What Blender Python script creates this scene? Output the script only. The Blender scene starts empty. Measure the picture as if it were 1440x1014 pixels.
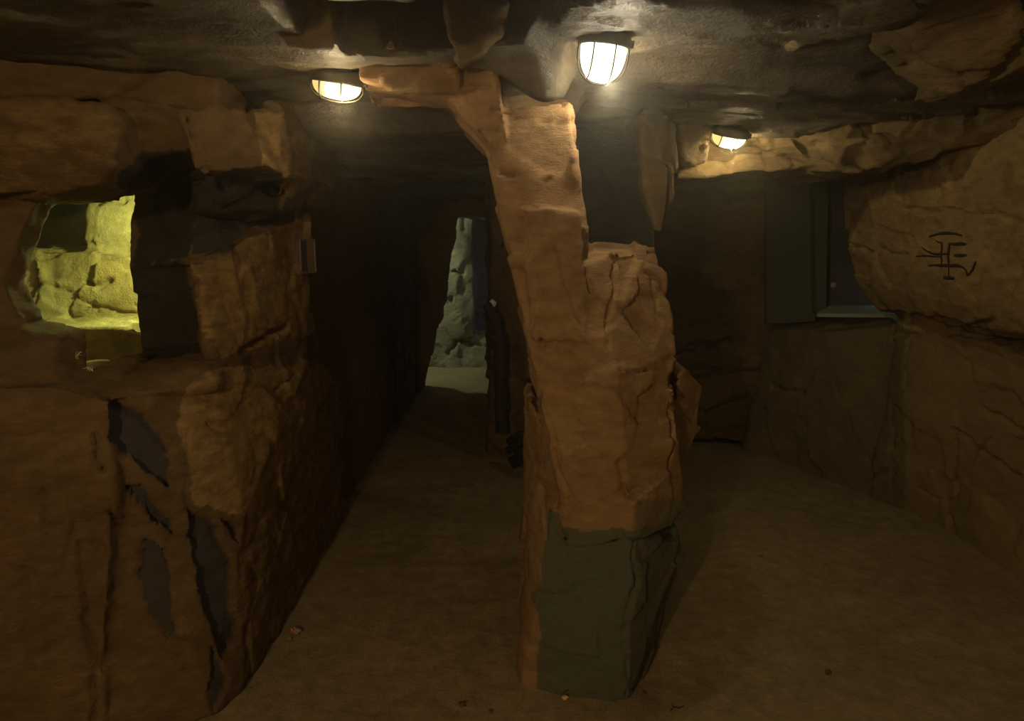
import bpy, bmesh, math, random
import numpy as np
from mathutils import Vector, Matrix
from mathutils.bvhtree import BVHTree
random.seed(7)
C = bpy.context.scene.collection
PI = math.pi
# ------------------------------------------------------------------ camera
F = 960.0; CX = 720.0; CY = 507.0
PITCH = math.radians(10.0); EYE = Vector((0, 0, 1.55))
cp, sp = math.cos(PITCH), math.sin(PITCH)
def ray(px, py):
    a = (px - CX) / F; b = (CY - py) / F
    return Vector((a, cp + sp * b, -sp + cp * b))
def P(px, py, Y):
    d = ray(px, py); return EYE + d * (Y / d.y)
def PX(px, py, X):
    d = ray(px, py); return EYE + d * (X / d.x)
def PZ(px, py, Z=0.0):
    d = ray(px, py); return EYE + d * ((Z - EYE.z) / d.z)
def project(co):
    x = co[:, 0]; y = co[:, 1]; z = co[:, 2] - EYE.z
    dep = y * cp - z * sp; up = y * sp + z * cp
    dep = np.where(dep < 0.05, 0.05, dep)
    return CX + F * x / dep, CY - F * up / dep
cam = bpy.data.cameras.new('camera'); cam.lens = 24.0; cam.sensor_width = 36.0
cam.clip_start = 0.02
co = bpy.data.objects.new('camera', cam); C.objects.link(co)
co.location = EYE; co.rotation_euler = (PI / 2 - PITCH, 0, 0)
bpy.context.scene.camera = co

# ------------------------------------------------------------------ numpy noise
def _hash(ix, iy, iz, s):
    with np.errstate(over='ignore'):
        h = (ix.astype(np.int64) * 374761393 + iy.astype(np.int64) * 668265263 + iz.astype(np.int64) * 2147483647 + s * 974634777) & 0xffffffff
        h = ((h ^ (h >> 13)) * 1274126177) & 0xffffffff
        h = (h ^ (h >> 16)) & 0xffffffff
    return h / 4294967295.0
def vnoise(p, s=0):
    i = np.floor(p); f = p - i; f = f * f * f * (f * (f * 6 - 15) + 10)
    ix, iy, iz = i[:, 0].astype(np.int64), i[:, 1].astype(np.int64), i[:, 2].astype(np.int64)
    r = 0
    for dx in (0, 1):
        wx = f[:, 0] if dx else 1 - f[:, 0]
        for dy in (0, 1):
            wy = f[:, 1] if dy else 1 - f[:, 1]
            for dz in (0, 1):
                wz = f[:, 2] if dz else 1 - f[:, 2]
                r = r + wx * wy * wz * _hash(ix + dx, iy + dy, iz + dz, s)
    return r * 2 - 1
def fbm(p, s=0, o=4, g=.5):
    r = 0; a = 1; q = p
    for k in range(o):
        r = r + a * vnoise(q, s + k * 17); q = q * 2.03 + 3.7; a *= g
    return r
def facets(p, s=0):
    """piecewise planar chips: height of the plane belonging to the nearest cell point"""
    i = np.floor(p).astype(np.int64); best = np.full(len(p), 9e9); val = np.zeros(len(p))
    for dx in (-1, 0, 1):
        for dy in (-1, 0, 1):
            for dz in (-1, 0, 1):
                cx, cy, cz = i[:, 0] + dx, i[:, 1] + dy, i[:, 2] + dz
                fx = cx + _hash(cx, cy, cz, s + 1); fy = cy + _hash(cx, cy, cz, s + 2); fz = cz + _hash(cx, cy, cz, s + 3)
                vx, vy, vz = p[:, 0] - fx, p[:, 1] - fy, p[:, 2] - fz
                d = vx * vx + vy * vy + vz * vz
                h = _hash(cx, cy, cz, s + 4) - .5 + (_hash(cx, cy, cz, s + 5) - .5) * vx * 1.3 + (_hash(cx, cy, cz, s + 6) - .5) * vz * 1.3 + (_hash(cx, cy, cz, s + 7) - .5) * vy * 1.3
                m = d < best
                best = np.where(m, d, best); val = np.where(m, h, val)
    return val
def sstep(a, b, x):
    t = np.clip((x - a) / (b - a), 0, 1); return t * t * (3 - 2 * t)

# ------------------------------------------------------------------ materials
def new_mat(name):
    m = bpy.data.materials.new(name); m.use_nodes = True
    nt = m.node_tree; nt.nodes.clear()
    out = nt.nodes.new('ShaderNodeOutputMaterial'); b = nt.nodes.new('ShaderNodeBsdfPrincipled')
    nt.links.new(b.outputs[0], out.inputs[0]); return m, nt, b
def plain(name, col, rough=.6, metal=0, bump=0, scale=60):
    m, nt, b = new_mat(name)
    n = nt.nodes.new('ShaderNodeTexNoise'); n.inputs['Scale'].default_value = scale; n.inputs['Detail'].default_value = 4
    r = nt.nodes.new('ShaderNodeValToRGB')
    r.color_ramp.elements[0].color = tuple(c * .75 for c in col) + (1,); r.color_ramp.elements[1].color = tuple(min(1, c * 1.2) for c in col) + (1,)
    nt.links.new(n.outputs['Fac'], r.inputs[0]); nt.links.new(r.outputs[0], b.inputs['Base Color'])
    b.inputs['Roughness'].default_value = rough; b.inputs['Metallic'].default_value = metal
    if bump:
        bp = nt.nodes.new('ShaderNodeBump'); bp.inputs['Distance'].default_value = bump
        nt.links.new(n.outputs['Fac'], bp.inputs['Height']); nt.links.new(bp.outputs[0], b.inputs['Normal'])
    return m
def rock_mat(name, c1, c2, c3, bare_shade=(.16, .17, .15), rough=.85, spec=.3, bscale=1.0, strata=True, sheen=None):
    m, nt, b = new_mat(name); N = nt.nodes.new; L = nt.links.new
    geo = N('ShaderNodeNewGeometry')
    mp = N('ShaderNodeMapping'); L(geo.outputs['Position'], mp.inputs[0]); mp.inputs['Scale'].default_value = (1, 1, 2.2 if strata else 1)
    n1 = N('ShaderNodeTexNoise'); n1.inputs['Scale'].default_value = 2.3; n1.inputs['Detail'].default_value = 6; n1.inputs['Roughness'].default_value = .6
    n2 = N('ShaderNodeTexNoise'); n2.inputs['Scale'].default_value = 14; n2.inputs['Detail'].default_value = 8; n2.inputs['Roughness'].default_value = .7
    n3 = N('ShaderNodeTexNoise'); n3.inputs['Scale'].default_value = 90; n3.inputs['Detail'].default_value = 6; n3.inputs['Roughness'].default_value = .75
    for n in (n1, n2, n3): L(mp.outputs[0], n.inputs['Vector'])
    r1 = N('ShaderNodeValToRGB'); e = r1.color_ramp.elements; e[0].position = .32; e[1].position = .68
    e[0].color = c1 + (1,); e[1].color = c2 + (1,); x = e.new(.5); x.color = c3 + (1,)
    L(n1.outputs['Fac'], r1.inputs[0])
    at = N('ShaderNodeAttribute'); at.attribute_name = 'bare_shade'
    ad = N('ShaderNodeMath'); ad.operation = 'MULTIPLY_ADD'; L(n2.outputs['Fac'], ad.inputs[0]); ad.inputs[1].default_value = .5; 
    L(at.outputs['Fac'], ad.inputs[2])
    rb = N('ShaderNodeValToRGB'); rb.color_ramp.elements[0].position = .60; rb.color_ramp.elements[1].position = .86; L(ad.outputs[0], rb.inputs[0])
    mb = N('ShaderNodeMix'); mb.data_type = 'RGBA'; L(rb.outputs[0], mb.inputs[0]); L(r1.outputs[0], mb.inputs[6]); mb.inputs[7].default_value = bare_shade + (1,)
    a2 = N('ShaderNodeAttribute'); a2.attribute_name = 'painted_light'
    sc = N('ShaderNodeMath'); sc.operation = 'MULTIPLY_ADD'; L(n2.outputs['Fac'], sc.inputs[0]); sc.inputs[1].default_value = .6; L(a2.outputs['Fac'], sc.inputs[2])
    r4 = N('ShaderNodeValToRGB'); r4.color_ramp.elements[0].position = .55; r4.color_ramp.elements[1].position = 1.0; L(sc.outputs[0], r4.inputs[0])
    mc = N('ShaderNodeMix'); mc.data_type = 'RGBA'; L(r4.outputs[0], mc.inputs[0]); L(mb.outputs[2], mc.inputs[6]); mc.inputs[7].default_value = (.50, .335, .15, 1)  # lamplight painted in as a lighter ochre tone
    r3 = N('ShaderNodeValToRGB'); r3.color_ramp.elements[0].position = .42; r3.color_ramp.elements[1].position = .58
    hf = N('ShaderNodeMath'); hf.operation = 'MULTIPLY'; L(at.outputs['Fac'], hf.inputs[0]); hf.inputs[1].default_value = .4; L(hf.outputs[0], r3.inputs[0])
    md = N('ShaderNodeMix'); md.data_type = 'RGBA'; L(r3.outputs[0], md.inputs[0]); L(mc.outputs[2], md.inputs[6]); md.inputs[7].default_value = (.055, .05, .045, 1)  # near-black recess shade painted where the attribute is highest
    # fine mottling
    mm = N('ShaderNodeMix'); mm.data_type = 'RGBA'; mm.blend_type = 'MULTIPLY'; mm.inputs[0].default_value = 1
    r2 = N('ShaderNodeValToRGB'); r2.color_ramp.elements[0].position = .3; r2.color_ramp.elements[1].position = .7
    r2.color_ramp.elements[0].color = (.62, .6, .58, 1); r2.color_ramp.elements[1].color = (1.12, 1.1, 1.08, 1)
    L(n2.outputs['Fac'], r2.inputs[0]); L(md.outputs[2], mm.inputs[6]); L(r2.outputs[0], mm.inputs[7])
    L(mm.outputs[2], b.inputs['Base Color'])
    b.inputs['Roughness'].default_value = rough; b.inputs['Specular IOR Level'].default_value = spec
    s1 = N('ShaderNodeMath'); s1.operation = 'MULTIPLY_ADD'; L(n3.outputs['Fac'], s1.inputs[0]); s1.inputs[1].default_value = .34; 
    L(n2.outputs['Fac'], s1.inputs[2])
    # sparse pits
    vo = N('ShaderNodeTexVoronoi'); vo.inputs['Scale'].default_value = 22; L(mp.outputs[0], vo.inputs['Vector'])
    bp = N('ShaderNodeBump'); bp.inputs['Distance'].default_value = .017 * bscale; bp.inputs['Strength'].default_value = .9
    L(s1.outputs[0], bp.inputs['Height']); L(bp.outputs[0], b.inputs['Normal'])
    return m
M_PILLAR = rock_mat('ochre_pillar_rock', (.33, .20, .095), (.40, .27, .145), (.37, .235, .12), bare_shade=(.14, .155, .12), bscale=.7)
M_LEFT = rock_mat('brown_wall_rock', (.21, .135, .065), (.27, .18, .085), (.19, .125, .065), bare_shade=(.085, .08, .088))
M_RIGHT = rock_mat('dark_ochre_wall_rock', (.42, .29, .14), (.50, .36, .17), (.36, .26, .14), bare_shade=(.09, .095, .07))
M_CEIL = rock_mat('grey_ceiling_rock', (.10, .086, .066), (.34, .28, .19), (.17, .142, .10), rough=.42, spec=.7, bscale=2.3)
M_HANG = rock_mat('ochre_roof_rock', (.27, .195, .10), (.36, .27, .145), (.23, .17, .09), rough=.75, bscale=1.3)
M_FLOOR = rock_mat('trodden_earth', (.35, .275, .17), (.45, .355, .215), (.40, .315, .19), strata=False, bscale=.8)
M_CHAMBER = rock_mat('pale_chamber_rock', (.42, .34, .16), (.62, .58, .34), (.54, .48, .26), bare_shade=(.3, .3, .18), bscale=1.4, strata=False)
M_BACK = rock_mat('grey_green_rock', (.3, .28, .2), (.4, .38, .28), (.34, .33, .24), bare_shade=(.19, .205, .21))
M_JAMB = plain('grey_green_plaster', (.07, .078, .065), .8, bump=.002, scale=25)
M_PANEL = plain('dark_panel', (.07, .06, .062), .8, bump=.002, scale=12)
M_SILL = plain('lit_green_sill', (.34, .40, .34), .7, bump=.002, scale=30)  # green light falling on the sill is put into its colour
M_METAL = plain('dark_lamp_metal', (.09, .085, .07), .5, .6)
M_WOOD = plain('dark_old_wood', (.03, .024, .02), .9, bump=.004, scale=30)
M_RED = plain('red_wrapper', (.6, .06, .05), .4); M_PALE = plain('pale_wrapper', (.7, .45, .36), .5, bump=.004, scale=80)
M_SPRIG = plain('dry_straw', (.85, .8, .5), .7); M_PEB = plain('orange_pebble', (.85, .5, .22), .6)
M_FRAMEB = plain('purple_brown_frame', (.15, .11, .10), .4); M_DISC = plain('pinkish_disc', (.42, .30, .30), .6)
M_PLASTIC = plain('bluish_plastic', (.55, .68, .8), .35); M_CHARC = plain('charcoal_line', (.025, .018, .012), .95)
M_INSET = plain('tan_inset', (.15, .095, .04), .6); M_BLACK = plain('dark_glass', (.05, .04, .045), .25)

# ------------------------------------------------------------------ helpers
def link(name, me, mat, parent=None, smooth=True):
    o = bpy.data.objects.new(name, me); C.objects.link(o)
    if mat: me.materials.clear(); me.materials.append(mat)
    if smooth: me.polygons.foreach_set('use_smooth', [True] * len(me.polygons))
    if parent: o.parent = parent
    return o
def tag(o, label, cat, group=None):
    o['label'] = label; o['category'] = cat
    if group: o['group'] = group
    return o
def struct(o): o['kind'] = 'structure'; return o
def V(p):
    return p if isinstance(p, Vector) else P(*p)
def hull(bm, pts, depth=None, back=None):
    """closed convex chunk through the points (world Vectors or (px,py,Y)); depth pushes a copy straight back"""
    vs = [V(p) for p in pts]
    if depth: vs += [v + Vector((0, depth, 0)) for v in vs]
    if back: vs += [V(p) for p in back]
    b2 = bmesh.new()
    for v in vs: b2.verts.new(v)
    r = bmesh.ops.convex_hull(b2, input=b2.verts)
    bmesh.ops.delete(b2, geom=list({g for g in r['geom_interior'] + r['geom_unused'] if isinstance(g, bmesh.types.BMVert)}), context='VERTS')
    me = bpy.data.meshes.new('t'); b2.to_mesh(me); b2.free(); bm.from_mesh(me); bpy.data.meshes.remove(me)
def W(x, y, z): return Vector((x, y, z))
def box(bm, x0, x1, y0, y1, z0, z1):
    hull(bm, [W(x, y, z) for x in (x0, x1) for y in (y0, y1) for z in (z0, z1)])
def seg_dist(px, py, pl):
    d = np.full(len(px), 1e9)
    for (x0, y0), (x1, y1) in zip(pl[:-1], pl[1:]):
        dx, dy = x1 - x0, y1 - y0; L2 = dx * dx + dy * dy + 1e-9
        t = np.clip(((px - x0) * dx + (py - y0) * dy) / L2, 0, 1)
        d = np.minimum(d, np.hypot(px - x0 - t * dx, py - y0 - t * dy))
    return d
def inside(px, py, poly):
    r = np.zeros(len(px), bool); n = len(poly)
    for i in range(n):
        x0, y0 = poly[i]; x1, y1 = poly[(i + 1) % n]
        c = ((y0 > py) != (y1 > py)) & (px < (x1 - x0) * (py - y0) / (y1 - y0 + 1e-9) + x0)
        r ^= c
    return r
def rock(name, bm, mat, voxel=.012, amp=.012, chip=.02, cscale=5, seed=0, cracks=(), patches=(), bare_shade_fn=None, parent=None, strata=0):
    me = bpy.data.meshes.new(name); bm.to_mesh(me); bm.free()
    o = bpy.data.objects.new(name, me); C.objects.link(o)
    md = o.modifiers.new('r', 'REMESH'); md.mode = 'VOXEL'; md.voxel_size = voxel; md.adaptivity = 0
    dg = bpy.context.evaluated_depsgraph_get(); dg.update()
    m2 = bpy.data.meshes.new_from_object(o.evaluated_get(dg)); m2.name = name
    bpy.data.objects.remove(o); bpy.data.meshes.remove(me)
    n = len(m2.vertices); c = np.empty(n * 3, np.float32); m2.vertices.foreach_get('co', c); c = c.reshape(-1, 3).astype(np.float64)
    nr = np.empty(n * 3, np.float32); m2.vertex_normals.foreach_get('vector', nr); nr = nr.reshape(-1, 3)
    wc = c + .03 * np.stack([vnoise(c * 5, 91), vnoise(c * 5, 92), vnoise(c * 5, 93)], 1)
    d = amp * 1.3 * fbm(c * 2.6, seed, 3) + amp * .35 * fbm(c * 16, seed + 5, 3)
    d += chip * facets(wc * np.array([cscale, cscale, cscale * .9]), seed + 9)
    if strata:
        q = c.copy(); q[:, :2] *= 1.2; q[:, 2] *= 22
        d += strata * vnoise(q, seed + 31)
    bare_shade = np.zeros(n); painted_light = np.zeros(n)
    if cracks or patches or bare_shade_fn:
        px, py = project(c); jx = px + 3.5 * vnoise(c * 20, 71) + 5 * vnoise(c * 7, 72); jy = py + 3.5 * vnoise(c * 20, 73) + 4 * vnoise(c * 7, 74)
        front = (nr[:, 1] < .3)
        for pl, w, dep in cracks:
            sd = seg_dist(jx, jy, pl); d -= np.where(front, dep * np.clip(1 - sd / w, 0, 1), 0)
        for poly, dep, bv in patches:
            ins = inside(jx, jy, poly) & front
            d -= np.where(ins, dep, 0); bare_shade = np.maximum(bare_shade, np.where(ins, bv, 0))
            if bv < 0: painted_light = np.maximum(painted_light, np.where(inside(jx + 6 * vnoise(c * 9, 61), jy + 6 * vnoise(c * 9, 62), poly), -bv, 0))
        if bare_shade_fn: bare_shade = np.maximum(bare_shade, bare_shade_fn(c, nr, px, py))
    c = c + nr * d[:, None]
    m2.vertices.foreach_set('co', c.astype(np.float32).ravel())
    at = m2.attributes.new('bare_shade', 'FLOAT', 'POINT'); at.data.foreach_set('value', bare_shade.astype(np.float32))
    at = m2.attributes.new('painted_light', 'FLOAT', 'POINT'); at.data.foreach_set('value', painted_light.astype(np.float32))
    m2.update()
    return link(name, m2, mat, parent)
def grid(name, xs, ys, zfn, mat):
    X, Y = np.meshgrid(xs, ys); c = np.stack([X.ravel(), Y.ravel(), np.zeros(X.size)], 1); c[:, 2] = zfn(c)
    nx, ny = len(xs), len(ys)
    i = np.arange(nx * ny).reshape(ny, nx)
    f = np.stack([i[:-1, :-1], i[:-1, 1:], i[1:, 1:], i[1:, :-1]], -1).reshape(-1, 4)
    me = bpy.data.meshes.new(name)
    me.vertices.add(len(c)); me.vertices.foreach_set('co', c.astype(np.float32).ravel())
    me.loops.add(f.size); me.loops.foreach_set('vertex_index', f.ravel().astype(np.int32))
    me.polygons.add(len(f)); me.polygons.foreach_set('loop_start', np.arange(0, f.size, 4, dtype=np.int32))
    me.polygons.foreach_set('loop_total', np.full(len(f), 4, np.int32)); me.update(calc_edges=True)
    return link(name, me, mat)
def tube_bm(bm, pts, r, n=8, taper=None):
    pts = [Vector(p) for p in pts]; rings = []
    for i, p in enumerate(pts):
        t = (pts[min(i + 1, len(pts) - 1)] - pts[max(i - 1, 0)]).normalized()
        u = t.cross(Vector((0, 0, 1))); u = u.normalized() if u.length > .1 else t.cross(Vector((0, 1, 0))).normalized(); v = t.cross(u)
        rr = r if taper is None else r + (taper - r) * i / (len(pts) - 1)
        rings.append([bm.verts.new(p + (u * math.cos(2 * PI * k / n) + v * math.sin(2 * PI * k / n)) * rr) for k in range(n)])
    for a, b in zip(rings[:-1], rings[1:]):
        for k in range(n): bm.faces.new((a[k], a[(k + 1) % n], b[(k + 1) % n], b[k]))
    bm.faces.new(rings[0][::-1]); bm.faces.new(rings[-1])
def mobj(name, bm, mat, parent=None, smooth=True):
    bmesh.ops.recalc_face_normals(bm, faces=bm.faces)
    me = bpy.data.meshes.new(name); bm.to_mesh(me); bm.free(); return link(name, me, mat, parent, smooth)
def empty(name, loc, rot=(0, 0, 0)):
    o = bpy.data.objects.new(name, None); C.objects.link(o); o.location = loc; o.rotation_euler = rot; o.empty_display_size = .05; return o

# ------------------------------------------------------------------ floor
def zfloor(c):
    q = np.stack([c[:, 0], c[:, 1], np.zeros(len(c))], 1)
    return .012 * fbm(q * 1.6, 3, 3) + .0018 * fbm(q * 18, 8, 4)
floor = struct(grid('floor', np.arange(-3, 3.6, .016), np.arange(.6, 10.6, .022), zfloor, M_FLOOR))

# ------------------------------------------------------------------ ceiling
def zceil(c):
    x, y = c[:, 0], c[:, 1]; n = len(c)
    q = np.stack([x, y, np.zeros(n)], 1)
    e = .025 * vnoise(q * 6, 11) + .012 * vnoise(q * 18, 12)
    xe, ye = x + e, y + e
    lipx = .065 + .40 * np.clip(ye - 1.91, 0, .44)
    right = sstep(-.02, .02, xe - lipx)
    z = 2.05 + .06 * right
    z = z - (1 - right) * .085 * np.exp(-((x - .10) / .13) ** 2) * sstep(1.95, 2.12, y) * (1 - sstep(2.2, 2.3, y))
    # lamp pocket: the roof comes down towards the viewer and to the right of the bright lamp
    z = z - right * .085 * np.clip(2.12 - y, 0, .45) - right * .05 * np.clip(x - .45, 0, .4) + right * .14 * sstep(.85, 1.1, xe) * (1 - sstep(1.95, 2.1, ye))
    z = z - right * .05 * sstep(2.22, 2.36, ye) - right * .012 * sstep(2.8, 3.1, ye)
    z = z + right * .01 * sstep(2.45, 2.9, y)
    z = z - .10 * (1 - right) * sstep(2.4, 2.8, y)
    # open shafts and the lips in front of them
    sh = np.maximum(sstep(-.44, -.41, xe) * (1 - sstep(-.17, -.15, xe)), sstep(-.04, -.02, xe) * (1 - sstep(.12, .15, xe - .35 * np.clip(1.75 - y, -.2, .3))))
    far = 1.90 - .02 * sstep(-.3, .05, x)
    inshaft = sh * sstep(1.50, 1.53, ye) * (1 - sstep(-.02, .02, ye - far))
    lip = sh * (1 - sstep(1.50, 1.53, ye))
    z = z + (1 - right) * .08 * (1 - sh) * sstep(-.52, -.47, xe) * (1 - sstep(1.80, 1.86, ye))
    z = z * (1 - lip) + 2.03 * lip + .5 * inshaft
    z = z + .012 * fbm(q * np.array([2.5, 5, 1]), 21, 3) + .006 * fbm(q * np.array([10, 30, 1]), 22, 4)
    z = z + (.010 + .014 * right) * facets(q * np.array([3.0, 6.5, 1]), 40)
    return z
ceiling = struct(grid('ceiling', np.arange(-3.2, 3.8, .016), np.concatenate([np.arange(-3.0, 1.0, .06), np.arange(1.0, 10.6, .022)]), zceil, M_CEIL))

# hanging rocks are part of the roof
bm = bmesh.new()
hull(bm, [(400, 66, 1.86), (466, 66, 1.84), (470, -60, 1.72), (380, -60, 1.7), (436, 70, 1.88)], .16)
hull(bm, [(628, 48, 1.84), (640, 68, 1.86), (676, 62, 1.86), (706, 44, 1.86), (712, -40, 1.76), (626, -40, 1.74)], .2)
hull(bm, [(632, 60, 1.9), (690, 40, 1.9), (750, 60, 1.96), (760, 68, 1.98), (700, 72, 2.0), (640, 68, 1.95)], .2)
hull(bm, [(538, 68, 1.84), (548, 50, 1.84), (560, 68, 1.84)], .05)
# big slab at the upper right
hull(bm, [(1270, -60, 1.75), (1300, 30, 1.82), (1335, 62, 1.85), (1392, 116, 1.9), (1440, 40, 1.75), (1430, -60, 1.65)], .25)
hull(bm, [(1375, 108, 2.02), (1398, 118, 1.98), (1450, 90, 1.9), (1500, 80, 1.9), (1500, 20, 1.9), (1400, 30, 2.0)], .3)
hull(bm, [(1122, 52, 1.98), (1135, 55, 1.98), (1166, 42, 1.96), (1168, 34, 1.96), (1150, 32, 1.98)], .1)
struct(rock('ceiling', bm, M_HANG, .011, .010, .016, 7, 60)).name = 'ceiling_rock'

# ------------------------------------------------------------------ lintel (rock beam with the far lamp's niche)
bm = bmesh.new()
hull(bm, [(950, 251, 3.42), (1145, 236, 3.45), (1145, 212, 3.48), (1060, 218, 3.44), (960, 230, 3.42)], .4)      # lower ledge
hull(bm, [(985, 222, 3.50), (1110, 212, 3.52), (1110, 140, 3.52), (985, 140, 3.50)], .4)                        # niche back
hull(bm, [(955, 235, 3.22), (992, 226, 3.26), (996, 168, 3.22), (958, 160, 3.15), (935, 180, 3.2)], .3)       # left cheek
hull(bm, [(903, 226, 2.88), (950, 238, 3.1), (945, 150, 3.0), (903, 150, 2.85)], .3)
hull(bm, [(903, 215, 2.86), (936, 225, 2.9), (934, 275, 2.9), (929, 326, 2.88), (921, 322, 2.86), (908, 270, 2.86)], .08)        # hanging splinter
hull(bm, [(938, 228, 3.0), (950, 232, 3.0), (947, 282, 3.0), (940, 285, 3.0), (933, 300, 3.0), (929, 290, 3.0)], .07)
hull(bm, [(1060, 182, 3.40), (1100, 170, 3.35), (1122, 208, 3.3), (1148, 236, 3.36), (1105, 214, 3.36), (1080, 212, 3.4)], .4)
hull(bm, [(1140, 178, 3.2), (1200, 172, 3.1), (1216, 188, 3.1), (1182, 202, 3.14), (1150, 196, 3.2)], .4)
hull(bm, [(1165, 202, 3.15), (1240, 190, 3.02), (1262, 222, 3.05), (1228, 240, 3.12), (1190, 232, 3.2)], .4)
hull(bm, [(1100, 160, 3.3), (1150, 240, 3.36), (1250, 240, 3.16), (1260, 150, 3.0), (1150, 150, 3.2)], .5)
hull(bm, [(1225, 238, 3.16), (1315, 224, 3.0), (1330, 204, 2.95), (1340, 140, 2.8), (1240, 140, 3.0)], .6)
hull(bm, [(1310, 212, 3.0), (1392, 206, 2.85), (1400, 165, 2.75), (1445, 152, 2.65), (1520, 150, 2.5), (1520, 90, 2.4), (1330, 120, 2.8)], .6)
hull(bm, [W(.75, 3.45, 2.02), W(2.6, 3.45, 2.02), W(.75, 4.0, 2.0), W(2.6, 4.0, 2.0), W(.75, 3.45, 2.3), W(2.6, 4.0, 2.3)])
struct(rock('lintel', bm, M_HANG, .012, .010, .022, 7, 70)).name = 'wall_lintel'

# ------------------------------------------------------------------ pillar
bm = bmesh.new()
hull(bm, [(733, 972, 2.18), (808, 984, 2.12), (885, 986, 2.08), (880, 860, 2.07), (893, 758, 2.07), (800, 768, 2.12), (762, 800, 2.2), (745, 880, 2.2)], .55)
hull(bm, [(885, 985, 2.09), (893, 758, 2.07), (958, 760, 2.30), (935, 860, 2.42), (906, 958, 2.38)], .4)
hull(bm, [(742, 720, 2.55), (738, 900, 2.45), (733, 972, 2.2), (760, 600, 2.3), (745, 560, 2.5), (800, 768, 2.12), (790, 650, 2.12)], .4)
hull(bm, [(790, 640, 2.03), (800, 768, 2.05), (893, 762, 2.0), (940, 742, 2.1), (966, 715, 2.2), (957, 600, 2.12), (951, 525, 2.14), (870, 515, 2.02), (757, 560, 2.08), (775, 600, 2.05)], .6)
hull(bm, [(950, 522, 2.28), (962, 522, 2.3), (989, 545, 2.42), (985, 600, 2.42), (962, 650, 2.34), (950, 650, 2.3)], .3)
hull(bm, [(722, 360, 2.14), (745, 480, 2.10), (757, 560, 2.08), (870, 530, 2.03), (951, 527, 2.14), (948, 470, 2.18), (936, 400, 2.22), (928, 352, 2.26), (866, 355, 2.14), (828, 372, 2.08)], .6)
hull(bm, [(735, 295, 2.06), (770, 292, 2.05), (815, 300, 2.06), (828, 378, 2.06), (828, 480, 2.05), (750, 480, 2.07)], .3)
hull(bm, [(683, 200, 2.14), (698, 250, 2.13), (708, 310, 2.12), (722, 370, 2.12), (828, 376, 2.08), (821, 290, 2.1), (806, 200, 2.12), (800, 146, 2.15), (704, 150, 2.15)], .4)
hull(bm, [(790, 90, 3.0), (912, 110, 3.1), (912, 230, 3.0), (918, 380, 3.0), (790, 380, 2.9)], .4)
hull(bm, [(800, 340, 2.5), (924, 345, 2.6), (935, 500, 2.6), (800, 500, 2.5)], .6)
hull(bm, [(614, 126, 2.28), (650, 162, 2.24), (683, 202, 2.16), (712, 190, 2.12), (706, 100, 2.1), (690, 84, 2.08), (620, 80, 2.16)], .45)
hull(bm, [(500, 86, 2.07), (640, 70, 2.04), (650, 134, 2.14), (612, 124, 2.13), (560, 116, 2.11), (505, 112, 2.09)], .35)
hull(bm, [(505, 112, 2.1), (640, 130, 2.16), (640, 90, 2.12), (505, 90, 2.1), (520, 150, 2.5), (600, 150, 2.5)])
hull(bm, [(700, 84, 2.5), (800, 100, 2.5), (800, 170, 2.5), (700, 170, 2.5)], .3)
def pbare_shade(c, nr, px, py):
    zb = .655 + .012 * vnoise(c * 9, 5) + .01 * vnoise(c * 25, 6)
    r = np.where((c[:, 2] < zb) & (px > 757 + 10 * vnoise(c * 9, 44) + 60 * np.clip(c[:, 2] - .45, 0, .3)) , .60, 0.)
    r = np.maximum(r, np.where((px > 890) & (py > 700) & (nr[:, 0] > .25), .5, 0))
    r = np.maximum(r, np.where(c[:, 1] > 2.75, 1.5, 0))  # shade of the deep upper recess painted near-black
    return r
pc = [([(865, 370), (862, 430), (858, 462), (852, 490)], 3, .016), ([(884, 985), (878, 900), (890, 800), (893, 760)], 3, .025),
      ([(700, 168), (735, 170), (800, 172)], 2.5, .014), ([(692, 155), (715, 158)], 4, .03), ([(706, 240), (726, 242)], 4, .03),
      ([(755, 455), (762, 490), (782, 492)], 4, .025), ([(800, 600), (870, 603), (905, 590)], 2.5, .01), ([(780, 630), (800, 690), (800, 760)], 4, .012),
      ([(870, 520), (905, 522), (948, 505)], 3, .014), ([(950, 530), (950, 650)], 4, .035), ([(876, 690), (905, 694)], 4, .015),
      ([(735, 300), (745, 380), (750, 480)], 3, .01), ([(662, 126), (690, 122)], 4, .02), ([(715, 400), (760, 560), (790, 640)], 3, .01),
      ([(828, 300), (826, 375), (832, 410)], 3, .02), ([(905, 385), (930, 400), (942, 425)], 4, .010), ([(915, 390), (922, 440), (945, 468)], 3, .008)]
pp = [([(872, 528), (946, 512), (948, 590), (900, 600), (870, 560)], .008, .22)]
pillar = tag(rock('rock_pillar', bm, M_PILLAR, .009, .007, .02, 6, 11, pc, pp, pbare_shade), 'ochre rock pillar with dark grey-green foot, rising from the earth floor to the roof between the two passages', 'pillar')

# ------------------------------------------------------------------ left wall
bm = bmesh.new()
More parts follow.
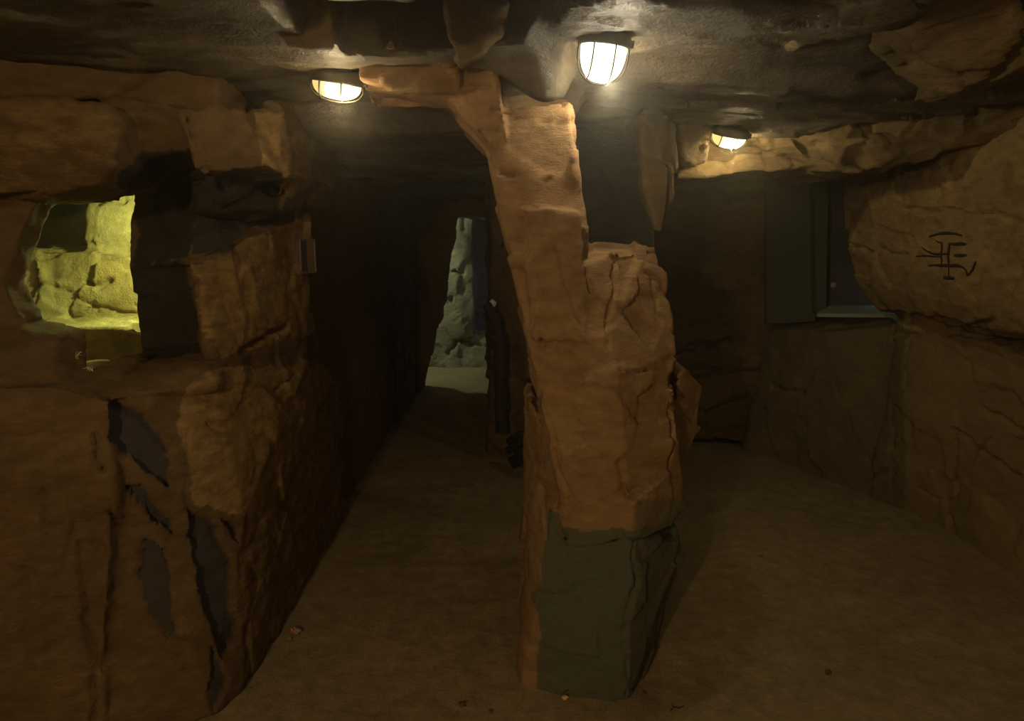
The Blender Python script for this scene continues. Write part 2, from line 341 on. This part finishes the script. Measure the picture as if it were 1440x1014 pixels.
# lower mass
hull(bm, [W(-3.2, 1.35, -.05), W(-1.5, 1.86, -.05), W(-3.2, 1.5, 1.12), (-40, 545, 1.86), (70, 540, 1.92), (160, 700, 1.93), (158, 560, 1.99), W(-1.3, 1.9, -.05), W(-3.2, 2.6, 1.1), W(-1.3, 2.7, 1.08), W(-1.3, 2.7, 0), W(-3.2, 2.6, 0)])
hull(bm, [W(-1.42, 1.9, -.05), (300, 1005, 2.0), (340, 968, 2.14), W(-.955, 2.25, -.05), W(-.95, 3.62, -.05), W(-1.4, 3.6, -.05),
          (345, 726, 2.26), (266, 712, 2.1), (158, 560, 2.02), (290, 514, 2.32), (430, 508, 3.0), W(-.96, 3.58, .85), W(-1.4, 2.8, 1.08), W(-1.4, 3.6, 1.0)])
hull(bm, [(152, 532, 2.2), (290, 514, 2.3), (300, 545, 2.25), (160, 560, 2.02), W(-1.5, 2.8, 1.14), W(-1.1, 2.8, 1.14), W(-1.5, 2.8, .9), W(-1.1, 2.8, .9)])
# lower jamb left of the opening
hull(bm, [(-200, 270, 2.0), (52, 272, 2.14), (34, 300, 2.14), (22, 345, 2.14), (4, 396, 2.13), (-200, 430, 2.0)], .10)
hull(bm, [(-200, 396, 2.0), (4, 396, 2.13), (14, 440, 2.12), (30, 466, 2.12), (-200, 480, 2.0)], .10)
hull(bm, [(-200, 462, 2.0), (28, 464, 2.11), (78, 474, 2.11), (80, 545, 2.02), (-200, 545, 1.75)], .14)
# block right of the opening
hull(bm, [(268, 366, 2.27), (296, 510, 2.33), (432, 505, 3.05), (434, 300, 3.12), (390, 322, 2.9), (330, 352, 2.5), W(-1.15, 3.55, 1.6), W(-1.15, 3.55, .9), (300, 512, 2.7), (290, 366, 2.7)])
hull(bm, [(186, 250, 2.84), (240, 215, 2.84), (300, 215, 2.84), (300, 300, 2.84), (206, 335, 2.84)], .1)
hull(bm, [(180, 372, 2.66), (300, 366, 2.70), (300, 512, 2.7), (196, 502, 2.66)], .3)
# set-back rock above the block; shade painted on through the patches
hull(bm, [(190, 256, 2.8), (300, 240, 2.8), (398, 290, 2.98), (390, 325, 2.98), (300, 368, 2.62), (182, 374, 2.66), (206, 335, 2.74)], .2)
hull(bm, [(262, 255, 2.4), (300, 245, 2.35), (400, 280, 2.75), (395, 296, 2.75), (300, 300, 2.5), (262, 300, 2.55)], .3)
# upper mass
hull(bm, [(-220, 120, 1.85), (150, 150, 2.0), (160, 232, 2.02), (130, 264, 2.04), (60, 280, 2.06), (-220, 280, 1.95), (0, 278, 2.02)], .35)
hull(bm, [(140, 140, 2.1), (270, 150, 2.12), (262, 212, 2.2), (200, 214, 2.24), (150, 240, 2.2)], .4)
hull(bm, [(250, 160, 2.12), (270, 244, 2.17), (388, 240, 2.4), (352, 176, 2.28), (340, 150, 2.26)], .8)
hull(bm, [(345, 150, 2.3), (385, 150, 2.42), (440, 140, 2.75), (444, 200, 2.85), (424, 284, 2.98), (398, 284, 2.8), (384, 238, 2.46)], .45)
hull(bm, [W(-3.2, 1.6, 1.96), W(-.9, 2.2, 1.96), W(-1.0, 7.2, 1.93), W(-3.2, 7.2, 1.96), W(-3.2, 1.6, 2.3), W(-.9, 2.2, 2.3), W(-1.0, 7.2, 2.3)])
hull(bm, [W(-3.2, 2.2, 1.9), W(-1.35, 2.5, 1.9), W(-1.35, 3.3, 1.9), W(-3.2, 3.6, 1.93), W(-3.2, 2.2, 2.1), W(-1.35, 3.3, 2.1), W(-1.35, 2.5, 2.1)])
hull(bm, [W(-1.45, 2.5, 1.8), W(-1.1, 2.5, 1.78), W(-1.08, 3.0, 1.72), W(-1.08, 3.3, 1.70), W(-1.45, 3.3, 1.8), W(-1.45, 2.5, 2.1), W(-1.05, 3.3, 2.1), W(-1.1, 2.5, 2.1)])
# corridor side further in
hull(bm, [W(-1.12, 3.45, 0), W(-1.0, 3.9, 0), W(-.98, 7.0, 0), W(-3.2, 7.0, 0), W(-3.2, 4.3, 0), W(-1.3, 3.5, 0), W(-1.12, 3.45, 2.1), W(-1.3, 3.5, 2.1), W(-1.1, 3.9, 2.1), W(-.95, 7.0, 2.1), W(-3.2, 7, 2.1), W(-3.2, 4.3, 2.1)])
hull(bm, [W(-3.3, 1.2, -.05), W(-3.0, 1.2, -.05), W(-3.3, 4, -.05), W(-3.0, 4, -.05), W(-3.3, 1.2, 2.3), W(-3.0, 1.2, 2.3), W(-3.3, 4, 2.3), W(-3.0, 4, 2.3)])
lp = [([(158, 552), (205, 580), (232, 612), (243, 690), (210, 668), (172, 636), (155, 618)], .035, .6),
      ([(175, 680), (212, 690), (246, 730), (246, 752), (205, 722)], .03, .6),
      ([(264, 714), (305, 735), (330, 790), (338, 900), (312, 930), (285, 850)], .03, .62),
      ([(312, 728), (338, 733), (336, 760)], .02, .6),
      ([(190, 762), (232, 775), (240, 880), (232, 908), (205, 880), (188, 815)], .03, .58),
      ([(178, 375), (262, 368), (292, 508), (195, 500)], .0, 1.6), ([(165, 245), (200, 218), (258, 214), (268, 245), (280, 300), (265, 366), (180, 374), (203, 335)], 0, 1.6), ([(268, 246), (395, 243), (398, 300), (330, 345), (270, 362), (280, 300)], 0, 1.15),  # shade of the recesses beside the opening painted as dark polygons
      ([(300, 905), (318, 960), (300, 1000), (290, 975)], .015, .6),
      ([(246, 600), (262, 545), (300, 520), (430, 508), (475, 522), (440, 600), (350, 722), (270, 712)], 0, -.54),  # from here down: lamplight painted on as lighter facets and streaks
      ([(345, 722), (440, 600), (478, 530), (482, 745), (345, 965)], 0, -.42),
      ([(268, 372), (330, 352), (400, 312), (436, 310), (436, 470), (300, 505)], 0, -.50),
      ([(300, 372), (352, 362), (360, 495), (330, 500)], 0, -.72),
      ([(362, 160), (392, 160), (400, 240), (372, 235)], 0, -.6), ([(395, 190), (445, 170), (445, 270), (400, 285)], 0, -.45),
      ([(0, 150), (160, 170), (160, 235), (120, 275), (0, 278)], 0, -.28)]
lc = [([(135, 610), (138, 650), (148, 660)], 5, .03), ([(110, 770), (120, 880), (130, 960), (133, 1014)], 5, .04), ([(120, 765), (142, 778)], 6, .03),
      ([(150, 715), (175, 740)], 4, .025), ([(330, 497), (365, 480), (398, 462)], 5, .05), ([(240, 905), (242, 930), (262, 946)], 3, .02),
      ([(40, 925), (75, 905)], 3, .02), ([(385, 550), (415, 525)], 3, .02), ([(0, 280), (60, 279)], 4, .02), ([(34, 800), (40, 980)], 3, .02),
      ([(262, 170), (268, 205)], 4, .02), ([(270, 244), (385, 238)], 3, .02), ([(262, 600), (262, 720)], 3, .01), ([(60, 690), (66, 760)], 3, .02)]
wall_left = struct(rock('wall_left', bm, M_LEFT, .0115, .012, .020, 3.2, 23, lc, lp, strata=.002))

# chamber behind the opening
bm = bmesh.new()
hull(bm, [(128, 262, 3.42), (140, 232, 3.42), (300, 232, 3.4), (300, 380, 3.4), (122, 372, 3.38), (122, 300, 3.42)], .4)
hull(bm, [(-60, 349, 3.4), (130, 356, 3.3), (300, 372, 3.25), (300, 470, 3.22), (-60, 470, 3.2)], .6)
hull(bm, [(-60, 464, 2.78), (250, 462, 2.78), (250, 620, 2.7), (-60, 620, 2.7)], .5)
hull(bm, [(-90, 225, 3.5), (122, 225, 3.5), (122, 262, 3.5), (60, 288, 3.5), (-90, 290, 3.5)], .1)
box(bm, -3.2, -1.15, 4.2, 4.35, .8, 2.1)
chc = [([(122, 392), (140, 400), (155, 395)], 6, .035), ([(172, 310), (196, 312)], 3, .02), ([(40, 400), (90, 408), (130, 430), (190, 440)], 3, .014), ([(70, 362), (75, 440)], 9, .008)]
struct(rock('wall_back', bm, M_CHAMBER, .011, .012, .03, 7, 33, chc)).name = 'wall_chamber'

# ------------------------------------------------------------------ corridor end
bm = bmesh.new()
hull(bm, [(430, 100, 6.9), (652, 150, 6.9), (642, 312, 6.9), (612, 380, 6.95), (603, 420, 7.0), (598, 450, 7.0), (596, 500, 7.0), (594, 560, 6.9), (430, 620, 6.9)], .3)
hull(bm, [(560, 120, 6.9), (760, 120, 6.9), (760, 305, 6.9), (560, 305, 6.9)], .3)
hull(bm, [W(-.15, 4.85, -.05), W(-.14, 4.85, 2.2), W(-.22, 7.2, -.05), W(-.22, 7.2, 2.2), W(.9, 5.6, -.05), W(.9, 5.6, 2.2), W(.9, 7.2, -.05), W(.9, 7.2, 2.2), W(.1, 4.6, -.05), W(.1, 4.6, 2.2), W(.5, 4.9, 0), W(.5, 4.9, 2.2)])
struct(rock('wall_middle', bm, M_LEFT, .022, .02, .05, 4, 41))
bm = bmesh.new()
hull(bm, [(560, 250, 8.5), (664, 250, 8.5), (668, 480, 8.4), (640, 520, 8.3), (560, 530, 8.4)], .5)
hull(bm, [(655, 250, 9.0), (760, 250, 9.0), (760, 520, 8.9), (655, 520, 8.9)], .4)
hull(bm, [(660, 462, 8.5), (640, 478, 8.4), (628, 524, 8.25), (740, 524, 8.25), (740, 470, 8.5)], .5)
hull(bm, [W(-2.2, 7.4, -.05), W(-2.0, 7.4, -.05), W(-2.2, 9.3, -.05), W(-2.0, 9.3, -.05), W(-2.2, 7.4, 2.5), W(-2.0, 7.4, 2.5), W(-2.2, 9.3, 2.5), W(-2.0, 9.3, 2.5)])
struct(rock('wall_far', bm, M_BACK, .022, .015, .05, 4, 47, [([(620, 384), (645, 385), (657, 382)], 3, .06), ([(645, 478), (670, 480), (690, 484)], 4, .09), ([(632, 495), (645, 480)], 4, .08)],
     bare_shade_fn=lambda c, nr, px, py: np.where((px > 664) & (py < 470), .6, 0)))

# ------------------------------------------------------------------ right passage
bm = bmesh.new()
# far wall
hull(bm, [W(.6, 5.5, -.05), W(2.1, 5.15, -.05), W(.6, 5.4, 2.3), W(2.1, 5.1, 2.3)], .5)
hull(bm, [(930, 350, 5.3), (1060, 355, 5.2), (1080, 470, 5.2), (1000, 480, 5.15), (940, 500, 5.25), (930, 420, 5.25)], .3)
hull(bm, [(930, 540, 5.15), (1080, 520, 5.0), (1090, 625, 4.95), (930, 620, 5.1)], .3)
rc2 = [([(1005, 408), (1030, 412), (1055, 406)], 6, .07), ([(960, 490), (1000, 486), (1025, 478)], 7, .07), ([(930, 350), (950, 346)], 3, .03), ([(925, 376), (960, 374)], 3, .03)]
struct(rock('wall_back', bm, M_LEFT, .016, .012, .04, 4, 51, rc2, strata=.006))
bm = bmesh.new()
# wall under the window
hull(bm, [W(1.72, 4.95, -.05), W(1.97, 4.55, -.05), W(2.26, 3.96, -.05), W(2.9, 4.2, -.05), W(2.6, 5.4, -.05), (1080, 462, 4.95), (1160, 466, 4.42), (1262, 458, 4.10), W(2.9, 4.2, 1.0), W(2.6, 5.4, 1.04)])
# right wall face with the carved mark
hull(bm, [W(2.2, 4.0, -.05), W(2.53, 3.36, -.05), W(3.1, 2.1, -.05), W(3.6, 4.2, -.05), (1262, 446, 4.0), (1282, 470, 3.86), (1440, 500, 3.2), W(3.1, 2.1, 1.0), W(3.6, 4.2, 1.05)])
fr = [(1187, 300, 4.2), (1190, 352, 4.14), (1205, 395, 4.12), (1235, 440, 4.1), (1275, 452, 4.0), (1390, 470, 3.4), (1500, 480, 2.9), (1560, 480, 2.3), (1560, 60, 2.3), (1440, 80, 3.0), (1260, 150, 3.8), (1200, 180, 4.1), (1192, 250, 4.18)]
hull(bm, fr, back=[(1560, 60, 4.0), (1560, 480, 4.0), (1440, 300, 4.3), (1235, 430, 4.22)])
hull(bm, [W(1.7, 5.3, .95), W(2.9, 5.1, .95), W(1.7, 5.3, 2.3), W(2.9, 5.1, 2.3)], .3)
hull(bm, [(1345, 600, 3.55), (1500, 640, 2.9), (1500, 1000, 2.6), (1345, 720, 3.5)], .5)
rc = [([(1270, 294), (1340, 296), (1380, 300), (1440, 312)], 3.6, .04), ([(1192, 347), (1230, 352), (1275, 362)], 3.6, .04), ([(1255, 250), (1264, 285)], 2.4, .02), ([(1322, 252), (1328, 276)], 2.4, .02),
      ([(1343, 604), (1343, 700)], 3, .03), ([(1343, 604), (1395, 640), (1440, 668)], 4, .05), ([(1240, 440), (1300, 452), (1390, 462)], 6, .05), ([(1260, 475), (1330, 470), (1400, 450)], 6, .03),
      ([(1375, 570), (1440, 605)], 3, .03), ([(1278, 478), (1275, 545)], 3, .02), ([(1090, 548), (1130, 554)], 4, .04), ([(1285, 686), (1343, 704)], 3, .02), ([(1250, 560), (1255, 690)], 3, .015),
      ([(1420, 400), (1428, 380), (1440, 378)], 4, .03)]
def rbare(c, nr, px, py): return np.where((px < 1272) & (py > 440), .5, np.where(c[:, 2] < 1.02 + .05 * vnoise(c * 5, 4), .4, 0.))
wall_right = struct(rock('wall_right', bm, M_RIGHT, .013, .010, .022, 4, 57, rc, (), rbare))
# back closure behind camera so that bounce light is that of a cave
bm = bmesh.new(); box(bm, 3.3, 3.5, -2.8, 4.5, 0, 2.4); box(bm, -3.3, -3.1, -2.8, 1.6, 0, 2.4); box(bm, -3.3, 3.5, -3.0, -2.8, 0, 2.4)
struct(rock('wall_rear', bm, M_LEFT, .05, .02, .04, 3, 83))
fl2 = bmesh.new(); bmesh.ops.create_grid(fl2, x_segments=40, y_segments=20, size=1); 
for v in fl2.verts: v.co = Vector((v.co.x * 3.4 + .1, v.co.y * 1.9 - 1.25, 0))
struct(mobj('floor', fl2, M_FLOOR)).name = 'floor_near'

# window: jamb, panel, sill
win = struct(empty('window_1', P(1165, 440, 4.5)))
def wbox(name, pts, dep, mat, par):
    b = bmesh.new(); hull(b, pts, dep)
    inv = Matrix.Translation(-Vector(par.location))
    b.transform(inv); bmesh.ops.bevel(b, geom=b.edges[:], offset=.004, segments=2, affect='EDGES'); return mobj(name, b, mat, par, False)
wbox('jamb', [(1146, 246, 4.62), (1166, 246, 4.62), (1162, 440, 4.62), (1148, 440, 4.62)], .08, M_JAMB, win)
wbox('panel', [(1171, 240, 4.74), (1262, 240, 4.74), (1262, 441, 4.74), (1166, 441, 4.74)], .03, M_PANEL, win)
wbox('side_panel', [(1078, 240, 4.95), (1147, 240, 4.72), (1147, 452, 4.72), (1078, 456, 4.95)], .05, M_JAMB, win)
wbox('sill', [(1150, 446, 4.50), (1262, 447, 4.36), (1262, 442, 4.36), (1240, 430, 4.62), (1168, 430, 4.68), (1150, 441, 4.50)], .03, M_SILL, win)
dp = P(1172, 401, 4.72); bm = bmesh.new()
bmesh.ops.create_cone(bm, cap_ends=True, segments=24, radius1=.022, radius2=.020, depth=.012); bmesh.ops.create_cone(bm, cap_ends=True, segments=24, radius1=.013, radius2=.012, depth=.018)
d = mobj('round_plaque', bm, M_DISC); d.location = dp; d.rotation_euler = (PI / 2, 0, 0); tag(d, 'small pinkish round disc fixed low on the dark window panel', 'disc')

# ------------------------------------------------------------------ carved emblem on the right wall
def bvh(o):
    me = o.data; return BVHTree.FromPolygons([v.co.copy() for v in me.vertices], [tuple(p.vertices) for p in me.polygons])
BR = bvh(wall_right)
def on_surface(B, px, py, off=0):
    d = ray(px, py).normalized(); h = B.ray_cast(EYE, d)
    return h[0] - d * off if h[0] else None
def stroke(bm, pl, w0=2.2):
    pts = []
    for (x0, y0), (x1, y1) in zip(pl[:-1], pl[1:]):
        n = max(2, int(math.hypot(x1 - x0, y1 - y0) / 2))
        for k in range(n): pts.append((x0 + (x1 - x0) * k / n, y0 + (y1 - y0) * k / n))
    pts.append(pl[-1]); q = [on_surface(BR, x, y) for x, y in pts]; q = [p for p in q if p]
    n = len(q)
    rings = []
    for i, p in enumerate(q):
        t = (q[min(i + 1, n - 1)] - q[max(i - 1, 0)]).normalized(); v = ray(1330, 360).normalized(); u = t.cross(v).normalized()
        w = w0 * .0036 * .62 * (.45 + .55 * math.sin(PI * (i + .8) / (n + .6)))
        rings.append([bm.verts.new(p + u * w), bm.verts.new(p - v * .004), bm.verts.new(p - u * w), bm.verts.new(p + v * .006)])
    for a, b in zip(rings[:-1], rings[1:]):
        for k in range(4): bm.faces.new((a[k], a[(k + 1) % 4], b[(k + 1) % 4], b[k]))
    bm.faces.new(rings[0][::-1]); bm.faces.new(rings[-1])
g = lambda x, y: (1270 + x * 130 / 1098, 300 + y * 120 / 1014)
bm = bmesh.new()
for pl, w in [([(305, 280), (380, 258), (460, 240), (540, 232), (620, 240), (700, 262)], 3.6), ([(390, 320), (430, 345), (465, 350), (468, 430), (455, 500), (465, 560), (450, 650)], 3),
              ([(560, 365), (750, 365)], 4), ([(558, 350), (555, 430), (545, 520), (550, 610)], 4), ([(600, 497), (755, 500)], 4),
              ([(225, 400), (270, 440), (340, 470), (400, 485), (560, 482)], 3), ([(150, 515), (250, 500), (440, 518)], 2.4),
              ([(290, 625), (380, 618), (540, 620), (660, 622), (720, 640), (755, 680), (765, 745)], 3.6), ([(770, 745), (830, 680), (870, 570)], 3.4),
              ([(475, 770), (545, 765), (610, 770)], 4.5), ([(545, 610), (545, 760)], 2)]:
    stroke(bm, [g(*p) for p in pl], w)
o = mobj('carved_emblem', bm, M_CHARC)
tag(o, 'dark curved emblem scratched into the yellowish right-hand wall', 'carving')

# ------------------------------------------------------------------ lamps
def emis(name, c, s, c2=None, s2=None):
    m = bpy.data.materials.new(name); m.use_nodes = True; nt = m.node_tree; nt.nodes.clear()
    out = nt.nodes.new('ShaderNodeOutputMaterial'); e = nt.nodes.new('ShaderNodeEmission'); nt.links.new(e.outputs[0], out.inputs[0])
    e.inputs[0].default_value = c + (1,); e.inputs[1].default_value = s
    if c2:
        tc = nt.nodes.new('ShaderNodeTexCoord'); sx = nt.nodes.new('ShaderNodeSeparateXYZ'); nt.links.new(tc.outputs['Generated'], sx.inputs[0])
        r = nt.nodes.new('ShaderNodeMapRange'); r.inputs[1].default_value = .22; r.inputs[2].default_value = .42; nt.links.new(sx.outputs[0], r.inputs[0])
        mx = nt.nodes.new('ShaderNodeMix'); mx.data_type = 'RGBA'; nt.links.new(r.outputs[0], mx.inputs[0]); mx.inputs[6].default_value = c2 + (1,); mx.inputs[7].default_value = c + (1,)
        nt.links.new(mx.outputs[2], e.inputs[0])
        m2 = nt.nodes.new('ShaderNodeMapRange'); m2.inputs[1].default_value = .22; m2.inputs[2].default_value = .42; m2.inputs[3].default_value = s2; m2.inputs[4].default_value = s; nt.links.new(sx.outputs[0], m2.inputs[0]); nt.links.new(m2.outputs[0], e.inputs[1])
    return m
M_GLOW1 = emis('lit_lamp_glass', (1, .80, .42), 4, (1, .66, .22), 1.1)
M_GLOW2 = emis('bright_lamp_glass', (1, .88, .62), 7)
M_GLOW3 = emis('far_lamp_glass', (1, .80, .42), 8, (1, .66, .22), 1.4)
def lamp(loc, rot, a, b, h, glow, label, bars=(-.55, .3), rim=.004):
    """oval caged bulkhead: base above (local +z), glass dome below"""
    t = empty('bulkhead_lamp', loc, rot)
    bm = bmesh.new(); n = 48
    prof = [(0, .035), (.9, .035), (1.03, .028), (1.08, .0), (1.0, -.004), (0, -.004)]
    rings = [[bm.verts.new((a * s * math.cos(2 * PI * k / n), b * s * math.sin(2 * PI * k / n), z)) for k in range(n)] for s, z in prof if s > 0]
    for r0, r1 in zip(rings[:-1], rings[1:]):
        for k in range(n): bm.faces.new((r0[k], r0[(k + 1) % n], r1[(k + 1) % n], r1[k]))
    bm.faces.new(rings[0]); bm.faces.new(rings[-1][::-1]); mobj('base', bm, M_METAL, t)
    bm = bmesh.new(); R = 10; rr = []
    for i in range(R):
        th = (PI / 2) * i / R; s = .94 * math.cos(th) ** .8; z = -h * math.sin(th) ** .9
        rr.append([bm.verts.new((a * s * math.cos(2 * PI * k / n), b * s * math.sin(2 * PI * k / n), z - .004)) for k in range(n)])
    tip = bm.verts.new((0, 0, -h - .004))
    for r0, r1 in zip(rr[:-1], rr[1:]):
        for k in range(n): bm.faces.new((r0[k], r0[(k + 1) % n], r1[(k + 1) % n], r1[k]))
    for k in range(n): bm.faces.new((rr[-1][k], rr[-1][(k + 1) % n], tip))
    mobj('glass', bm, glow, t)
    bm = bmesh.new()
    def arc(fx, dirx):
        pts = []
        for i in range(17):
            th = PI * i / 16
            pts.append((a * 1.05 * math.cos(th), 0, -(h + .010) * math.sin(th) ** .6) if dirx else (a * fx, b * 1.05 * math.cos(th) * math.sqrt(1 - fx * fx), -(h * math.sqrt(1 - fx * fx * .8) + .010) * math.sin(th) ** .6))
        return pts
    tube_bm(bm, arc(0, True), rim * .6, 6)
    for f in bars: tube_bm(bm, arc(f, False), rim * .6, 6)
    mobj('wire_guard', bm, M_METAL, t)
    bm = bmesh.new(); hull(bm, [W(a * x, y, z) for x in (.98, 1.16) for y in (-.012, .012) for z in (.0, .02)]); mobj('clip', bm, M_METAL, t, False)
    return t
t = tag(lamp(P(474, 116, 2.14), (.16, .15, .05), .076, .05, .044, M_GLOW1, ''), 'lit oval caged bulkhead lamp under the low roof left of the pillar arch', 'lamp')
t = tag(lamp(P(850, 64, 2.05), (.12, .10, .1), .07, .06, .095, M_GLOW2, ''), 'large brightest round lamp on the roof just above the pillar', 'lamp')
t = tag(lamp(P(1026, 190, 3.20), (.34, .16, 0), .080, .055, .052, M_GLOW3, ''), 'small far oval caged lamp in the yellow-lit roof niche of the right passage', 'lamp')

# ------------------------------------------------------------------ small things
BL = bvh(wall_left)
# boxed frame on the corridor side of the left block
h = on_surface(BL, 426, 360); fo = empty('box_frame', h + Vector((.012, -.01, 0)), (0, 0, math.radians(58)))
tag(fo, 'small dark narrow framed box mounted on the left wall block', 'frame')
for nm, x0, x1, z0, z1 in (('frame_side', -.045, -.036, -.075, .075), ('frame_side', .036, .045, -.075, .075), ('frame_top', -.045, .045, .066, .075), ('frame_bottom', -.045, .045, -.075, -.066)):
    bm = bmesh.new(); box(bm, x0, x1, -.022, .03, z0, z1); bmesh.ops.bevel(bm, geom=bm.edges[:], offset=.0015, segments=1, affect='EDGES'); mobj(nm, bm, M_FRAMEB, fo, False)
bm = bmesh.new(); box(bm, -.036, .0, -.014, .03, -.066, .066); mobj('glass', bm, M_BLACK, fo, False)
bm = bmesh.new(); box(bm, .001, .036, -.02, .03, -.066, .066); mobj('inset', bm, M_INSET, fo, False)

def crumple(name, loc, s, mat, seed, parent=None):
    bm = bmesh.new(); bmesh.ops.create_icosphere(bm, subdivisions=3, radius=1); c = np.array([v.co[:] for v in bm.verts])
    f = 1 + .5 * facets(c * 1.6 + seed, seed) + .15 * vnoise(c * 4, seed)
    for v, k in zip(bm.verts, f): v.co = Vector((v.co.x * s[0], v.co.y * s[1], v.co.z * s[2])) * float(k)
    o = mobj(name, bm, mat, parent); o.location = loc; return o
w = empty('crumpled_wrapper', PZ(415, 888, .014)); tag(w, 'small crumpled pale and red wrapper on the floor beside the left wall', 'litter')
crumple('paper', (.004, 0, .004), (.02, .013, .012), M_PALE, 3, w); crumple('red_corner', (-.010, -.004, .012), (.008, .007, .007), M_RED, 5, w)
o = crumple('paper_scrap', PZ(407, 898, .012), (.008, .009, .004), M_PALE, 9); tag(o, 'tiny torn scrap of paper on the floor just in front of the crumpled wrapper', 'scrap')
o = crumple('pebble', PZ(795, 981, .014), (.011, .008, .006), M_PEB, 12); tag(o, 'small pale orange pebble on the floor against the foot of the pillar', 'pebble')
bm = bmesh.new(); q = [PZ(943, 999, .012), PZ(948, 994, .016), PZ(955, 996, .014), PZ(962, 993, .016)]
tube_bm(bm, q, .0022, 6, .0012); tube_bm(bm, [q[1], PZ(944, 991, .018)], .0015, 6, .001)
tag(mobj('twig', bm, M_WOOD), 'tiny forked twig lying on the floor to the right of the pillar foot', 'twig')
for k, (x, y, r) in enumerate([(650, 990, .012), (1165, 945, .011), (690, 1000, .008), (1070, 782, .010), (905, 975, .006)]):
    o = crumple('stone', PZ(x, y, .012), (r, r * .8, r * .6), M_LEFT, 20 + k)
    tag(o, ['dark little stone on the floor near the bottom edge left of the pillar', 'little dark stone alone on the right-hand floor', 'smallest stone right of the dark one at the bottom edge',
            'little stone on the floor far into the right passage', 'tiny stone at the right corner of the pillar foot'][k], 'stone')

# pale sprigs at the foot of the chamber opening
for k, (px, py) in enumerate([(94, 522), (108, 520), (126, 513)]):
    bm = bmesh.new(); b0 = P(px, py, 2.13 + .02 * k)
    h0 = BL.ray_cast(b0 + Vector((0, 0, .15)), Vector((0, 0, -1)))
    if h0[0] and h0[0].z < b0.z + .1: b0 = h0[0]
    for j in range(7):
        a = random.uniform(-1, 1); L = random.uniform(.012, .03)
        tube_bm(bm, [b0 + Vector((random.uniform(-.012, .012), 0, -.002)), b0 + Vector((a * L * .7, random.uniform(-.01, .01), L * .6)), b0 + Vector((a * L * 1.4, random.uniform(-.012, .012), L * random.uniform(.1, 1.0)))], .0011, 5, .0006)
    tag(mobj('dry_sprig', bm, M_SPRIG), ['pale dry sprig at the left lower corner of the lit wall opening', 'pale dry sprig in the middle of the three below the lit opening', 'curled pale dry sprig, rightmost of the three below the lit opening'][k], 'sprig')

# timber at the end of the corridor
bm = bmesh.new(); A = lambda px, py, Y=4.6: P(px, py, Y)
tube_bm(bm, [A(706, 610), A(704, 540), A(703, 480), A(697, 450), A(688, 434), A(684, 428)], .055, 10, .03)
tube_bm(bm, [A(704, 500), A(697, 478), A(689, 472)], .03, 8, .02)
t = empty('timber_post', PZ(706, 640)); o = rock('trunk', bm, M_WOOD, .008, .006, .01, 14, 77); o.parent = t; o.matrix_parent_inverse = Matrix.Translation(-Vector(t.location))
tag(t, 'dark broken timber post standing at the right side of the left corridor', 'post')
bm = bmesh.new(); hull(bm, [A(688, 424), A(692, 421), A(698, 424), A(697, 430), A(694, 434)], .03)
o = rock('plastic_tag', bm, M_PLASTIC, .004, .004, .01, 20, 78); o.parent = t; o.matrix_parent_inverse = Matrix.Translation(-Vector(t.location)); o['label'] = 'pale bluish torn scrap'
for k, (x0, y0, x1, y1) in enumerate([(716, 622, 746, 606), (714, 634, 748, 616), (718, 648, 750, 634), (722, 655, 752, 645)]):
    bm = bmesh.new(); a0 = P(x0, y0, 4.45 - .05 * k); a1 = P(x1, y1, 4.35 - .05 * k)
    tube_bm(bm, [a0, a0.lerp(a1, .5) + Vector((0, 0, .01)), a1], .03 - .003 * k, 10, .024)
    tag(mobj('log', bm, M_WOOD), ['dark log, topmost of the small pile behind the pillar', 'dark log, second from the top of the small pile behind the pillar', 'dark log, third from the top of the small pile behind the pillar', 'dark log, lowest of the small pile behind the pillar'][k], 'log', 'logs piled behind the pillar')

# ------------------------------------------------------------------ light
def point(name, loc, col, w, r=.05):
    l = bpy.data.lights.new(name, 'POINT'); l.energy = w; l.color = col; l.shadow_soft_size = r
    o = bpy.data.objects.new(name, l); C.objects.link(o); o.location = loc; return o
point('offscreen_light', (-.9, -1.2, 1.90), (1, .69, .32), 90, .05)
point('offscreen_light', (1.1, -.9, 1.90), (1, .72, .36), 11, .05)  # added fill from the right, not a lamp of the cave
point('bulb', P(482, 146, 2.12), (1, .76, .42), 2.2, .03)
point('bulb', P(860, 126, 2.09), (1, .84, .55), 4.6, .03)
point('bulb', P(1032, 208, 3.24), (1, .78, .38), 5.5, .02)
point('chamber_lamp', (-1.52, 3.0, 1.62), (.88, .95, .28), 20, .04)
point('far_lamp', (-1.5, 7.9, 1.6), (.85, .95, .6), 28, .05)
point('far_blue_lamp', (.25, 8.2, 1.0), (.75, .82, 1), 1.6, .05)
point('window_light', P(1266, 408, 4.58), (.65, .9, .8), .14, .02)

wd = bpy.data.worlds.new('world'); bpy.context.scene.world = wd; wd.use_nodes = True
wn = wd.node_tree; wn.nodes['Background'].inputs[1].default_value = 0.0
vsn = wn.nodes.new('ShaderNodeVolumeScatter'); vsn.inputs['Density'].default_value = .032; vsn.inputs['Anisotropy'].default_value = .85; vsn.inputs['Color'].default_value = (1, .95, .85, 1)
wn.links.new(vsn.outputs[0], wn.nodes['World Output'].inputs['Volume'])
vs = bpy.context.scene.view_settings; vs.view_transform = 'Standard'; vs.look = 'None'; vs.exposure = 0; vs.gamma = 1; vs.use_curve_mapping = False
